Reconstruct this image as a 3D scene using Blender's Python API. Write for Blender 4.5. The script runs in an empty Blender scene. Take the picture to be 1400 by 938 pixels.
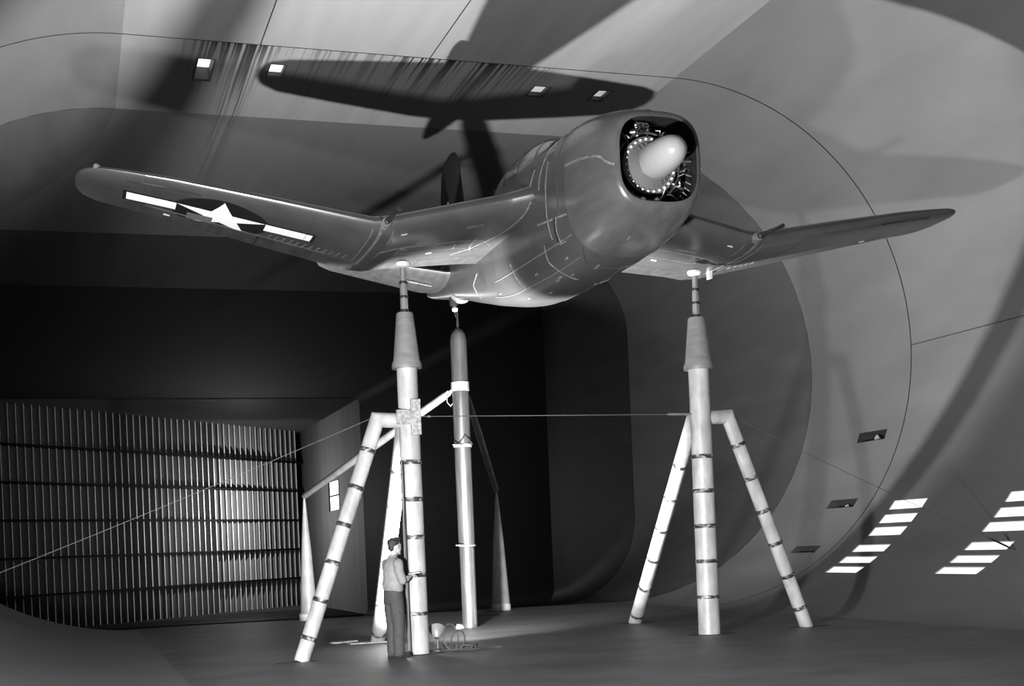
import bpy, bmesh, math, random
from math import sin, cos, pi, radians, sqrt, atan, atan2, hypot
from mathutils import Vector, Matrix
random.seed(4)
S = bpy.context.scene
C = S.collection

# ---------------------------------------------------------------- camera
ROLL = atan(.0418); YAW = atan(600/1800)
cd = bpy.data.cameras.new('camera'); cam = bpy.data.objects.new('camera', cd); C.objects.link(cam)
cd.sensor_width = 36; cd.lens = 1800/1400*36; cd.shift_x = 0; cd.shift_y = 277/1400
cd.clip_end = 500; cd.clip_start = .05
fw = Vector((sin(YAW), cos(YAW), 0)); rt = Vector((cos(YAW), -sin(YAW), 0)); up = Vector((0, 0, 1))
px_r = rt*cos(ROLL) - up*sin(ROLL); px_u = rt*sin(ROLL) + up*cos(ROLL)
m = Matrix.Identity(4)
for i in range(3):
    m[i][0] = px_r[i]; m[i][1] = px_u[i]; m[i][2] = -fw[i]
m[2][3] = 1.6
cam.matrix_world = m
S.camera = cam

# ---------------------------------------------------------------- world, lights, exposure
W = bpy.data.worlds.new('world'); S.world = W; W.use_nodes = True
W.node_tree.nodes['Background'].inputs[0].default_value = (0, 0, 0, 1)
W.node_tree.nodes['Background'].inputs[1].default_value = 0
S.view_settings.view_transform = 'Standard'; S.view_settings.look = 'None'
S.view_settings.gamma = 1; S.view_settings.exposure = 0
S.cycles.max_bounces = 6; S.cycles.diffuse_bounces = 2

def lamp(name, kind, loc, power, size=.1, target=None, spot=None, blend=.5):
    l = bpy.data.lights.new(name, kind); o = bpy.data.objects.new(name, l); C.objects.link(o)
    o.location = loc; l.energy = power
    if kind == 'AREA': l.size = size
    else: l.shadow_soft_size = size
    if kind == 'SPOT': l.spot_size = radians(spot); l.spot_blend = blend
    if target is not None:
        o.rotation_euler = (Vector(target)-Vector(loc)).to_track_quat('-Z', 'Y').to_euler()
    return o
FLOOD = (5.36, 19.98, .34)          # floodlight on the floor behind the left stand
lamp('front_flood_light', 'SPOT', (.1, 7.5, .75), 19500, .16, (8.5, 20, 7.6), 120, .6)
lamp('floor_flood_light', 'SPOT', FLOOD, 20000, .10, (7.8, 25.3, 5.3), 104, .3)
lamp('corner_light', 'POINT', (20.0, 159.8, 7.2), 5500, .2)
lamp('corner_fill_light', 'POINT', (14, 150, 4), 1500, .3)
lamp('near_fill_light', 'POINT', (-3.2, 9.5, 3.0), 500, .5)

# ---------------------------------------------------------------- helpers
def T(o, label=None, cat=None, group=None, kind=None):
    if label: o['label'] = label
    if cat: o['category'] = cat
    if group: o['group'] = group
    if kind: o['kind'] = kind
    return o
def empty(name, loc, label=None, cat=None, group=None, kind=None):
    o = bpy.data.objects.new(name, None); C.objects.link(o); o.location = loc
    o.empty_display_size = .2
    return T(o, label, cat, group, kind)
def offset(p):
    v = Vector((0, 0, 0))
    while p is not None: v += p.location; p = p.parent
    return v
def mk(name, geo, mat, parent=None, smooth=True, label=None, cat=None, group=None, kind=None, flip=False):
    """geo=(verts, faces) in world coordinates -> one mesh object"""
    vs, fs = geo
    if parent is not None: b = offset(parent)
    else:
        xs = [v[0] for v in vs]; ys = [v[1] for v in vs]; zs = [v[2] for v in vs]
        b = Vector(((min(xs)+max(xs))/2, (min(ys)+max(ys))/2, min(zs)))
    me = bpy.data.meshes.new(name)
    me.from_pydata([(v[0]-b[0], v[1]-b[1], v[2]-b[2]) for v in vs], [], [f[::-1] for f in fs] if flip else fs)
    me.materials.append(mat)
    if smooth:
        for p in me.polygons: p.use_smooth = True
        try: me.set_sharp_from_angle(angle=radians(38))
        except Exception: pass
    me.update()
    o = bpy.data.objects.new(name, me); C.objects.link(o)
    if parent is not None: o.parent = parent
    else: o.location = b
    return T(o, label, cat, group, kind)
def fixn(o):
    bm = bmesh.new(); bm.from_mesh(o.data); bmesh.ops.recalc_face_normals(bm, faces=bm.faces); bm.to_mesh(o.data); bm.free(); return o
def join(*gs):
    vs, fs = [], []
    for v, f in gs:
        n = len(vs); vs += list(v); fs += [tuple(i+n for i in q) for q in f]
    return vs, fs
def box(x0, x1, y0, y1, z0, z1):
    v = [(x, y, z) for z in (z0, z1) for y in (y0, y1) for x in (x0, x1)]
    return v, [(0, 2, 3, 1), (4, 5, 7, 6), (0, 1, 5, 4), (2, 6, 7, 3), (0, 4, 6, 2), (1, 3, 7, 5)]
def obox(c, ax, ay, az, hx, hy, hz):
    c = Vector(c); ax = Vector(ax).normalized(); ay = Vector(ay).normalized(); az = Vector(az).normalized()
    v, f = box(-hx, hx, -hy, hy, -hz, hz)
    return [tuple(c+ax*p[0]+ay*p[1]+az*p[2]) for p in v], f
def loft(secs, closed=True, caps=(True, True)):
    n = len(secs[0]); vs = [tuple(p) for s in secs for p in s]; fs = []
    for i in range(len(secs)-1):
        for j in range(n if closed else n-1):
            k = (j+1) % n
            fs.append((i*n+j, i*n+k, (i+1)*n+k, (i+1)*n+j))
    if caps[0]: fs.append(tuple(range(n))[::-1])
    if caps[1]: fs.append(tuple((len(secs)-1)*n+j for j in range(n)))
    return vs, fs
def tube(pts, rad, n=20, caps=(True, True)):
    P = [Vector(p) for p in pts]
    R = rad if isinstance(rad, (list, tuple)) else [rad]*len(P)
    secs = []; t0 = (P[1]-P[0]).normalized()
    a = t0.orthogonal().normalized()
    for i, p in enumerate(P):
        if i == 0: t = (P[1]-P[0]).normalized(); k = 1
        elif i == len(P)-1: t = (P[-1]-P[-2]).normalized(); k = 1
        else:
            ta = (P[i]-P[i-1]).normalized(); tb = (P[i+1]-P[i]).normalized(); t = (ta+tb).normalized(); k = 1/max(.5, ta.dot(t))
        a = (a-t*a.dot(t)).normalized(); b = t.cross(a)
        if k > 1.0001:
            nb = (tb-ta); nb = (nb-t*nb.dot(t)).normalized()
            ring = []
            for j in range(n):
                q = (a*cos(2*pi*j/n)+b*sin(2*pi*j/n))*R[i]
                ring.append(p+q+nb*q.dot(nb)*(k-1))
        else: ring = [p+(a*cos(2*pi*j/n)+b*sin(2*pi*j/n))*R[i] for j in range(n)]
        secs.append(ring)
    return loft(secs, True, caps)
def lathe(c, prof, axis=(0, 0, 1), n=24, caps=(True, True)):
    c = Vector(c); t = Vector(axis).normalized(); a = t.orthogonal().normalized(); b = t.cross(a)
    return loft([[c+t*h+(a*cos(2*pi*j/n)+b*sin(2*pi*j/n))*max(r, 1e-4) for j in range(n)] for r, h in prof], True, caps)
def grid(us, vs_, P, holes=()):
    V = [tuple(P(u, v)) for u in us for v in vs_]; F = []; n = len(vs_)
    for i in range(len(us)-1):
        for j in range(n-1):
            uc = (us[i]+us[i+1])/2; vc = (vs_[j]+vs_[j+1])/2
            if any(h[0] < uc < h[1] and h[2] < vc < h[3] for h in holes): continue
            F.append((i*n+j, i*n+j+1, (i+1)*n+j+1, (i+1)*n+j))
    return V, F
def span(a, b, step, extra=()):
    n = max(1, int(math.ceil(abs(b-a)/step)))
    s = set(round(a+(b-a)*i/n, 5) for i in range(n+1)) | set(round(e, 5) for e in extra if a < e < b)
    return sorted(s)

# ---------------------------------------------------------------- materials (greys only: the picture is black and white)
def mat(name, g=.3, rough=.5, metal=0, noise=0, nscale=(1, 1, 1), ns=3.0, dark=None, bump=0, bscale=40, emit=0, spec=.5, detail=5, lo=.3, hi=.7):
    M = bpy.data.materials.new(name); M.use_nodes = True; nt = M.node_tree; B = nt.nodes['Principled BSDF']
    B.inputs['Base Color'].default_value = (g, g, g, 1); B.inputs['Roughness'].default_value = rough
    B.inputs['Metallic'].default_value = metal; B.inputs['Specular IOR Level'].default_value = spec
    tc = nt.nodes.new('ShaderNodeTexCoord')
    if noise:
        mp = nt.nodes.new('ShaderNodeMapping'); mp.inputs['Scale'].default_value = nscale
        nt.links.new(tc.outputs['Object'], mp.inputs[0])
        nz = nt.nodes.new('ShaderNodeTexNoise'); nz.inputs['Scale'].default_value = ns; nz.inputs['Detail'].default_value = detail
        nt.links.new(mp.outputs[0], nz.inputs['Vector'])
        cr = nt.nodes.new('ShaderNodeValToRGB'); d = g*(1-noise) if dark is None else dark
        cr.color_ramp.elements[0].position = lo; cr.color_ramp.elements[1].position = hi
        cr.color_ramp.elements[0].color = (d, d, d, 1); u = g*(1+noise*.4) if dark is None else g; cr.color_ramp.elements[1].color = (u, u, u, 1)
        nt.links.new(nz.outputs[0], cr.inputs[0]); nt.links.new(cr.outputs[0], B.inputs['Base Color'])
    if bump:
        n2 = nt.nodes.new('ShaderNodeTexNoise'); n2.inputs['Scale'].default_value = bscale; nt.links.new(tc.outputs['Object'], n2.inputs['Vector'])
        bp = nt.nodes.new('ShaderNodeBump'); bp.inputs['Strength'].default_value = bump; bp.inputs['Distance'].default_value = .02
        nt.links.new(n2.outputs[0], bp.inputs['Height']); nt.links.new(bp.outputs[0], B.inputs['Normal'])
    if emit:
        B.inputs['Emission Color'].default_value = (1, 1, 1, 1); B.inputs['Emission Strength'].default_value = emit
    return M
def mth(nt, op, a, b=None, clamp=False):
    n = nt.nodes.new('ShaderNodeMath'); n.operation = op; n.use_clamp = clamp
    for i, v in enumerate((a, b)):
        if v is None: continue
        if isinstance(v, (int, float)): n.inputs[i].default_value = v
        else: nt.links.new(v, n.inputs[i])
    return n.outputs[0]
def streaky(name, g, rough, seamY=27.43, amount=1.0):
    """painted tunnel plate: faint grain along the air stream, rust water running back from the door joint"""
    M = mat(name, g, rough, noise=.10, nscale=(1.2, .12, 1.2), ns=2.2)
    nt = M.node_tree; B = nt.nodes['Principled BSDF']; base = B.inputs['Base Color'].links[0].from_socket
    geo = nt.nodes.new('ShaderNodeNewGeometry'); sx = nt.nodes.new('ShaderNodeSeparateXYZ'); nt.links.new(geo.outputs['Position'], sx.inputs[0])
    X, Y = sx.outputs[0], sx.outputs[1]
    dy = mth(nt, 'SUBTRACT', Y, seamY)
    # fine short runs
    mp = nt.nodes.new('ShaderNodeMapping'); mp.inputs['Scale'].default_value = (9, .12, 0); nt.links.new(geo.outputs['Position'], mp.inputs[0])
    n1 = nt.nodes.new('ShaderNodeTexNoise'); n1.inputs['Scale'].default_value = 1.6; n1.inputs['Detail'].default_value = 6; nt.links.new(mp.outputs[0], n1.inputs['Vector'])
    mp2 = nt.nodes.new('ShaderNodeMapping'); mp2.inputs['Scale'].default_value = (1, 0, 0); nt.links.new(geo.outputs['Position'], mp2.inputs[0])
    n2 = nt.nodes.new('ShaderNodeTexNoise'); n2.inputs['Scale'].default_value = .8; nt.links.new(mp2.outputs[0], n2.inputs['Vector'])
    fall = mth(nt, 'MULTIPLY', dy, -.22); fall = mth(nt, 'ADD', fall, .85)
    s = mth(nt, 'SUBTRACT', n1.outputs[0], .50); s = mth(nt, 'MULTIPLY', s, 7.0)
    s = mth(nt, 'ADD', s, fall); s = mth(nt, 'SUBTRACT', s, .62)
    a = mth(nt, 'MULTIPLY', s, 2.0, True)
    def window(c, w):
        d = mth(nt, 'SUBTRACT', X, c); d = mth(nt, 'ABSOLUTE', d); d = mth(nt, 'DIVIDE', d, w); d = mth(nt, 'SUBTRACT', 1.0, d, True)
        return mth(nt, 'MULTIPLY', d, 1.6, True)
    zone = mth(nt, 'MAXIMUM', window(8.4, 2.6), window(3.7, 1.3)); zone = mth(nt, 'MAXIMUM', zone, mth(nt, 'MULTIPLY', window(6, 4), .45))
    up_ = mth(nt, 'GREATER_THAN', dy, 0.0)
    decay = mth(nt, 'MULTIPLY', dy, -.42); decay = mth(nt, 'EXPONENT', decay)
    a = mth(nt, 'MULTIPLY', a, zone); a = mth(nt, 'MULTIPLY', a, up_); a = mth(nt, 'MULTIPLY', a, decay)
    # long heavy run beside the second hatch
    mp3 = nt.nodes.new('ShaderNodeMapping'); mp3.inputs['Scale'].default_value = (16, .1, 0); nt.links.new(geo.outputs['Position'], mp3.inputs[0])
    n3 = nt.nodes.new('ShaderNodeTexNoise'); n3.inputs['Scale'].default_value = 1; nt.links.new(mp3.outputs[0], n3.inputs['Vector'])
    h = mth(nt, 'SUBTRACT', n3.outputs[0], .44); h = mth(nt, 'MULTIPLY', h, 12, True)
    w2 = window(3.92, .42); decay2 = mth(nt, 'EXPONENT', mth(nt, 'MULTIPLY', dy, -.12)); h = mth(nt, 'MULTIPLY', h, w2); h = mth(nt, 'MULTIPLY', h, decay2); h = mth(nt, 'MULTIPLY', h, up_)
    a = mth(nt, 'MAXIMUM', a, h); a = mth(nt, 'MULTIPLY', a, .97*amount, True)
    mx = nt.nodes.new('ShaderNodeMix'); mx.data_type = 'RGBA'; nt.links.new(a, mx.inputs[0]); nt.links.new(base, mx.inputs[6]); mx.inputs[7].default_value = (.012, .012, .012, 1)
    nt.links.new(mx.outputs[2], B.inputs['Base Color'])
    sp = mth(nt, 'SUBTRACT', 1.0, a, True); sp = mth(nt, 'MULTIPLY', sp, .35); nt.links.new(sp, B.inputs['Specular IOR Level'])
    return M
M_ceil = streaky('ceiling_plate', .175, .6)
M_wall = mat('wall_plate', .12, .55, noise=.14, nscale=(1, .35, 1), ns=.9)
M_floor = mat('floor_plate', .09, .55, noise=.45, nscale=(.5, .9, 1), ns=1.6, bump=.15, bscale=6, detail=10)
M_dark = mat('joint_black', .01, .9)
M_diff1 = mat('diffuser_wall_shade_front', .075, .6, spec=.15, noise=.2, nscale=(1, .04, 1), ns=1.4)  # diffuser greys step darker downstream, putting the light's falloff into the colour
M_diff2c = mat('diffuser_ceiling_shade_middle', .032, .7, noise=.3, nscale=(1, .04, 1), ns=1.4, spec=.1)
M_diff2 = mat('diffuser_wall_shade_middle', .02, .6, spec=.1, noise=.3, nscale=(1, .04, 1), ns=1.4)
M_diff = mat('diffuser_deep_shade', .008, .8, spec=.05, noise=.3, nscale=(1, .04, 1), ns=1.4)  # near black, deep shade painted into the far diffuser and corner
M_diffc = streaky('diffuser_ceiling_shade_front', .085, .6, amount=.8)  # streaks are stains; base grey lowered as part of the painted falloff
M_slab = mat('corner_concrete', .10, .8, noise=.25, nscale=(1, .5, .02), ns=.8)
M_vane = mat('vane_sheet', .22, .5, noise=.25, nscale=(1, 1, .2), ns=.5)
M_shelf = mat('shelf_steel', .01, .9, spec=.05)
M_edge = mat('vane_edge_lit', .95, .5)  # near-white colour brightens the leading edges as if catching the light
M_rib = mat('rib_steel', .06, .6)
M_port = mat('port_glow', .8, .5, emit=.85)
M_lampport = mat('hatch_glow', .8, .5, emit=1.3)
M_lampport2 = mat('hatch_glow_weak', .6, .5, emit=.45)
M_frame = mat('window_frame_paint', .2, .5)
M_post = mat('cream_post_paint', .34, .45, noise=.36, nscale=(1, 1, .5), ns=5, bump=.08, bscale=30)
M_collar = mat('brushed_collar', .20, .42, metal=.2, noise=.25, nscale=(1, 1, 3), ns=4)
M_weld = mat('weld_smudge', .3, .5, noise=.9, dark=.02, nscale=(1, 1, 2), ns=11, lo=.5, hi=.68)
M_rod = mat('rod_steel', .28, .3, metal=.6)
M_tail = mat('tail_post_steel', .085, .36, metal=.6, noise=.4, nscale=(4, 4, .3), ns=5)
M_white = mat('white_paint', .42, .5)
M_cone = mat('cone_paint', .2, .5, noise=.3, ns=3)
M_paint = mat('aircraft_paint', .045, .30, noise=.22, nscale=(1, 1.0, 1), ns=2.4, spec=.6)
M_cowl = mat('cowling_paint', .055, .24, noise=.2, nscale=(3, .6, 3), ns=2.5, spec=.7)
M_under = mat('aircraft_flap_paint', .042, .42, noise=.35, nscale=(3, 1, 1), ns=3)
M_putty = mat('seam_putty', .13, .5, noise=.6, ns=14)
M_putty2 = mat('stencil_white', .5, .5)
M_rec = mat('recess_dark', .03, .4)
M_patchw = mat('ragged_weld_plate', .26, .45, noise=.6, ns=22, bump=.6, bscale=60, lo=.3, hi=.65)
M_puttyd = mat('seam_groove', .02, .8)
M_black = mat('engine_black', .012, .45)
M_enginep = mat('engine_alloy', .12, .35, metal=.7, noise=.7, ns=12)
M_bolt = mat('bolt_bright', .75, .3, metal=.3)
M_hub = mat('hub_grey_enamel', .22, .25, spec=.6)
M_blk = mat('insignia_black', .008, .4)
M_wht = mat('insignia_white', .8, .45)
M_patch = mat('patch_grey', .10, .5)
M_glass = mat('canopy_glass', .12, .12, spec=.8)
M_gun = mat('gun_steel', .03, .4, metal=.5)
M_skin = mat('skin', .32, .5)
M_shirt = mat('shirt_cotton', .17, .8, noise=.2, ns=14, bump=.5, bscale=22)
M_trous = mat('trouser_wool', .035, .85, noise=.25, ns=16, bump=.4, bscale=16)
M_hair = mat('dark_hair', .015, .5, bump=.6, bscale=90)
M_shoe = mat('shoe_leather', .02, .4)
M_paper = mat('paper_white', .5, .6)
M_cable = mat('cable_rubber', .05, .5)
M_wire = mat('wire_steel', .07, .5, metal=0)
M_refl = mat('reflector_aluminium', .3, .35, metal=.4)
M_bulb = mat('lamp_bulb', .9, .4, emit=6)
M_plate = mat('base_plate_steel', .35, .5, noise=.5, ns=6)

# ================================================================ SETTING
CX, CZ, R0 = 7.45, 6.1, 6.1
XL, XR = 1.35, 13.55
SEAM = 27.43; END = 32.0; BEG = -6.0
g = .018
def PR(a, y, r=R0): return (XR+r*cos(radians(a)), y, CZ+r*sin(radians(a)))
def PL(a, y, r=R0): return (XL-r*cos(radians(a)), y, CZ+r*sin(radians(a)))

# floor
floor = mk('floor', box(XL, XR, BEG, END, -.25, 0), M_floor, smooth=False, kind='structure')
# windows and slots in the right wall: (angle0, angle1, y0, y1)
WG = [(17.08, 18.36), (21.10, 22.40), (25.17, 26.45)]
AG = [[(-41.3, -38.7), (-45.3, -42.7), (-49.2, -46.5)], [(-54.6, -52.1), (-58.7, -56.2), (-62.6, -60.0)]]
holes = []
for y0, y1 in WG:
    for grp in AG:
        for a0, a1 in grp: holes.append((a0, a1, y0, y1))
slots = [(-21.5, -19.0, 28.08, 29.3), (-39.7, -37.2, 28.08, 29.3), (-54.6, -52.1, 28.05, 29.2)]
def arc(name, P, a0, a1, y0, y1, mtl, hs=(), parent=None, flip=False, **k):
    ea = [h[i] for h in hs for i in (0, 1)]; ey = [h[i] for h in hs for i in (2, 3)]
    geo = grid(span(a0, a1, 2.5, ea), span(y0, y1, 4, ey), P, hs)
    return mk(name, geo, mtl, parent, flip=flip, **k)
wr = empty('wall_right', (XR+R0, 0, 0), kind='structure')
arc('wall_panel', PR, -90, 0-.09, BEG, SEAM-g, M_wall, holes, wr)
arc('wall_panel', PR, .09, 90, BEG, SEAM-g, M_wall, (), wr)
arc('wall_panel', PR, -90, 90, SEAM+g, END, M_wall, slots, wr)
wl = empty('wall_left', (XL-R0, 0, 0), kind='structure')
arc('wall_panel', PL, -90, -.09, BEG, SEAM-g, M_wall, (), wl, True)
arc('wall_panel', PL, .09, 90, BEG, SEAM-g, M_wall, (), wl, True)
arc('wall_panel', PL, -90, 90, SEAM+g, END, M_wall, (), wl, True)
# ceiling, split by the joints of the overhead doors
ce = empty('ceiling', (CX, 0, 2*CZ), kind='structure')
hatch = [(2.94, 3.28, 28.43, 29.74), (4.47, 4.79, 28.45, 29.22), (10.56, 10.95, 28.57, 29.27), (12.14, 12.48, 28.54, 29.27)]
def flat(x0, x1, y0, y1, hs=()):
    return grid(span(x0, x1, 3, [h[i] for h in hs for i in (0, 1)]), span(y0, y1, 4, [h[i] for h in hs for i in (2, 3)]), lambda x, y: (x, y, 2*CZ), hs)
mk('ceiling_panel', flat(XL, 4.09, BEG, SEAM-g), M_ceil, ce, flip=True)
mk('ceiling_panel', flat(4.115, 7.72, BEG, SEAM-g), M_ceil, ce, flip=True)
mk('ceiling_panel', flat(7.745, XR, BEG, SEAM-g), M_ceil, ce, flip=True)
mk('ceiling_panel', flat(XL, XR, SEAM+g, END, hatch), M_ceil, ce, flip=True)
# dark backing seen through the joints
mk('trim_1', grid(span(-90, 90, 5), [SEAM-.1, SEAM+.1], lambda a, y: PR(a, y, R0+.03)), M_dark, kind='structure')
mk('trim_2', grid(span(-90, 90, 5), [SEAM-.1, SEAM+.1], lambda a, y: PL(a, y, R0+.03)), M_dark, kind='structure', flip=True)
mk('trim_3', join(box(XL, XR, SEAM-.1, SEAM+.1, 2*CZ+.03, 2*CZ+.05), box(4.0, 4.2, BEG, SEAM-.1, 2*CZ+.03, 2*CZ+.05), box(7.63, 7.83, BEG, SEAM-.1, 2*CZ+.03, 2*CZ+.05)), M_dark, kind='structure')
mk('trim_4', grid([-1, 1], [BEG, SEAM], lambda a, y: PR(a, y, R0+.03)), M_dark, kind='structure')
mk('trim_5', grid([-1, 1], [BEG, SEAM], lambda a, y: PL(a, y, R0+.03)), M_dark, kind='structure', flip=True)
# lit windows in the right wall, three panes each
wn = 0
for y0, y1 in WG:
    for grp in AG:
        wn += 1
        c = PR((grp[0][0]+grp[-1][1])/2, (y0+y1)/2)
        w = empty('window_%d' % wn, c, kind='structure')
        fr = []
        for a0, a1 in grp:
            for (q0, q1, s0, s1) in ((a0, a0, y0, y1), (a1, a1, y0, y1)):
                fr.append(([PR(q0, y0), PR(q0, y1), PR(q0, y1, R0+.06), PR(q0, y0, R0+.06)], [(0, 1, 2, 3)]))
            for yy in (y0, y1):
                fr.append(([PR(a0, yy), PR(a1, yy), PR(a1, yy, R0+.06), PR(a0, yy, R0+.06)], [(0, 1, 2, 3)]))
        mk('window_frame', join(*fr), M_frame, w, smooth=False)
        for a0, a1 in grp:
            mk('pane', grid([a0, (a0+a1)/2, a1], [y0, y1], lambda a, y: PR(a, y, R0+.025)), M_port, w)
# unlit recessed slots
for i, (a0, a1, y0, y1) in enumerate(slots):
    w = empty('window_%d' % (wn+1+i), PR((a0+a1)/2, (y0+y1)/2), kind='structure')
    d = R0+.42
    gs = [([PR(a0, y0), PR(a0, y1), PR(a0, y1, d), PR(a0, y0, d)], [(0, 1, 2, 3)]), ([PR(a1, y0), PR(a1, y1), PR(a1, y1, d), PR(a1, y0, d)], [(0, 1, 2, 3)]),
          ([PR(a0, y0), PR(a1, y0), PR(a1, y0, d), PR(a0, y0, d)], [(0, 1, 2, 3)]), ([PR(a0, y1), PR(a1, y1), PR(a1, y1, d), PR(a0, y1, d)], [(0, 1, 2, 3)]),
          ([PR(a0, y0, d), PR(a1, y0, d), PR(a1, y1, d), PR(a0, y1, d)], [(0, 1, 2, 3)])]
    mk('window_recess', join(*gs), M_rec, w, smooth=False)
    am = (a0+a1)/2
    c = Vector(PR(am, y0+.62, R0+.2))
    mk('lamp_reflector', lathe(c, [(.09, -.05), (.07, .03), (.02, .06)], (cos(radians(am)), 0, sin(radians(am))), 12, (False, True)), M_refl, w)
# lit hatches in the ceiling
for i, (x0, x1, y0, y1) in enumerate(hatch):
    w = empty('window_%d' % (wn+4+i), ((x0+x1)/2, (y0+y1)/2, 2*CZ), kind='structure')
    z0, z1 = 2*CZ, 2*CZ+(.30 if i == 0 else .12)
    v, f = box(x0, x1, y0, y1, z0, z1+.01)
    mk('window_recess', (v, f[2:]), M_rib, w, smooth=False)
    mk('pane', box(x0, x1, y0, y1, z1, z1+.01), M_lampport if i < 2 else M_lampport2, w, smooth=False)
    t = .025
    mk('window_frame', join(box(x0-t, x0, y0-t, y1+t, z0-.012, z0+.02), box(x1, x1+t, y0-t, y1+t, z0-.012, z0+.02), box(x0, x1, y0-t, y0, z0-.012, z0+.02), box(x0, x1, y1, y1+t, z0-.012, z0+.02)), M_rib, w, smooth=False)

# diffuser behind the test section: stadium grows into a rectangle
def dsec(Y):
    t = (Y-END)/(140-END)
    w = 12.2+t*10.3; top = 12.2+t*6.1; bot = -t*5.3
    h = (top-bot)/2; cz = (top+bot)/2
    k = min(1, (Y-END)/(61-END)); k = k*k*(3-2*k)
    r = h*(1-k)+k*.8
    return w, h, cz, r
def ring(Y, q):            # q in 0..1 from floor centre to ceiling centre along the right side
    w, h, cz, r = dsec(Y)
    L1 = w-r; A = pi/2*r; L2 = 2*(h-r)
    if q < .2: s = q/.2*L1; return (s, cz-h)
    if q < .45: a = (q-.2)/.25*pi/2; return (L1+r*sin(a), cz-h+r-r*cos(a))
    if q < .55: return (w, cz-h+r+(q-.45)/.1*L2)
    if q < .8: a = (q-.55)/.25*pi/2; return (L1+r*cos(a), cz+h-r+r*sin(a))
    return (L1*(1-(q-.8)/.2), cz+h)
qs = [0, .1] + [.2+.25*i/14 for i in range(15)] + [.55+.25*i/14 for i in range(15)] + [.9, 1]
qf = [q for q in qs if q <= .2001]; qw = [q for q in qs if .2 <= q <= .8001]; qc = [q for q in qs if q >= .7999]
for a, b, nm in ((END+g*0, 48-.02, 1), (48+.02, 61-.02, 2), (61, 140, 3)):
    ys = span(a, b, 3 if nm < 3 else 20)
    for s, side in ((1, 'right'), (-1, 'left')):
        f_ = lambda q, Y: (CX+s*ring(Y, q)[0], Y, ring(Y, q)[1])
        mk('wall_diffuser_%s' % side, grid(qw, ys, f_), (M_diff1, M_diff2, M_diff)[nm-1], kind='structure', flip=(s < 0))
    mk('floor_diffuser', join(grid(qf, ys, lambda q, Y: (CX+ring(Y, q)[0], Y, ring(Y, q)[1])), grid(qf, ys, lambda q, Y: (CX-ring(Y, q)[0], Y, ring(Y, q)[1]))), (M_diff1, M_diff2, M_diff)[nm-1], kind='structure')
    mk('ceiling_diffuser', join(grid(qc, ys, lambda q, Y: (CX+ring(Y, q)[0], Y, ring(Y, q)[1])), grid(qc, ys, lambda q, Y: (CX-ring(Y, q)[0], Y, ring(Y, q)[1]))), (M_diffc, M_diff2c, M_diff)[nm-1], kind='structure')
# corner of the circuit
XW = CX+22.5; ZB, ZT = -5.3, 18.3
XA = CX-22.5
def yz(y0, y1, z0, z1, hs):
    return grid(span(y0, y1, 6, [h[i] for h in hs for i in (0, 1)]), span(z0, z1, 6, [h[i] for h in hs for i in (2, 3)]), lambda y, z: (XW, y, z), hs)
HW = (153.4, 159.5, 6.75, 10.2)
mk('wall_corner_right', yz(140, 182, ZB, ZT, [HW]), M_slab, smooth=False, kind='structure')
w = empty('window_14', (XW, 156.5, 8.5), kind='structure')
mk('pane', box(XW+.1, XW+.15, HW[0], HW[1], HW[2], HW[3]), mat('daylight_opening', .8, .5, emit=1.6), w, smooth=False)
mk('window_frame', join(box(XW-.05, XW+.1, HW[0]-.3, HW[0], HW[2]-.1, HW[3]+.1), box(XW-.05, XW+.1, HW[1], HW[1]+.3, HW[2]-.1, HW[3]+.1), box(XW-.04, XW+.1, HW[0], HW[1], 8.40, 8.55)), M_shelf, w, smooth=False)
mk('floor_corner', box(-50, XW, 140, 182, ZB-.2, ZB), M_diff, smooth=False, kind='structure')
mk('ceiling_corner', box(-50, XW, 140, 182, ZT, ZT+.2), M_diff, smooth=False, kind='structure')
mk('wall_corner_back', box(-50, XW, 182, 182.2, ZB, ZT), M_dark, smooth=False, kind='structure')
rb = []
for i in range(70):
    y = 140.3+i*.6
    rb.append(box(XA, XW-.01, y, y+.08, ZT-.12, ZT))
    rb.append(box(XA, XW-.01, y, y+.08, ZB, ZB+.12))
mk('trim_6', join(*rb), M_rib, smooth=False, kind='structure')
# turning vanes on the diagonal of the corner
vn = empty('turning_vanes', (12, 160, ZB), 'wall of tall upright turning vanes crossed by dark shelves, far left', 'vanes')
def vane_geo():
    out = []
    R = .78; n = 7; t = .035
    o_, i_ = [], []
    for k in range(n+1):
        a = pi/2*.92*k/n
        o_.append((-R+(R+t)*cos(a), (R+t)*sin(a))); i_.append((-R+(R-t)*cos(a), (R-t)*sin(a)))
    ringp = o_ + i_[::-1]
    z0, z1 = ZB, ZT
    g1 = loft([[(x, y, z0) for x, y in ringp], [(x, y, z1) for x, y in ringp]])
    g2 = tube([(.02, -.05, z0), (.02, -.05, z1)], .05, 8)
    return g1, g2
vme = None
SP = 36.15/34
for k in range(-9, 49):
    t = .25+k*SP; x, y = -6.7+.7071*t, 141.4+.7071*t
    if x > XW-.6 or x < XA+1: continue
    if vme is None:
        (v, f), (v2, f2) = vane_geo(); o = mk('vane', ([(p[0]+x, p[1]+y, p[2]) for p in v], f), M_vane, vn); vme = o.data; ox, oy = x, y
        o2 = mk('leading_edge', ([(p[0]+x, p[1]+y, p[2]) for p in v2], f2), M_edge, o); vme2 = o2.data
    else:
        o = bpy.data.objects.new('vane', vme); C.objects.link(o); o.parent = vn; o.location = (x-ox, y-oy, 0)
        o2 = bpy.data.objects.new('leading_edge', vme2); C.objects.link(o2); o2.parent = o
for z in (13.95, 10.08, 6.22, 2.36, -1.5):
    mk('shelf', obox((-6.7+.7071*20-.1, 141.4+.7071*20+.1, z), (1, 1, 0), (-1, 1, 0), (0, 0, 1), 31.5, .62, .11), M_shelf, vn, smooth=False)

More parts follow.
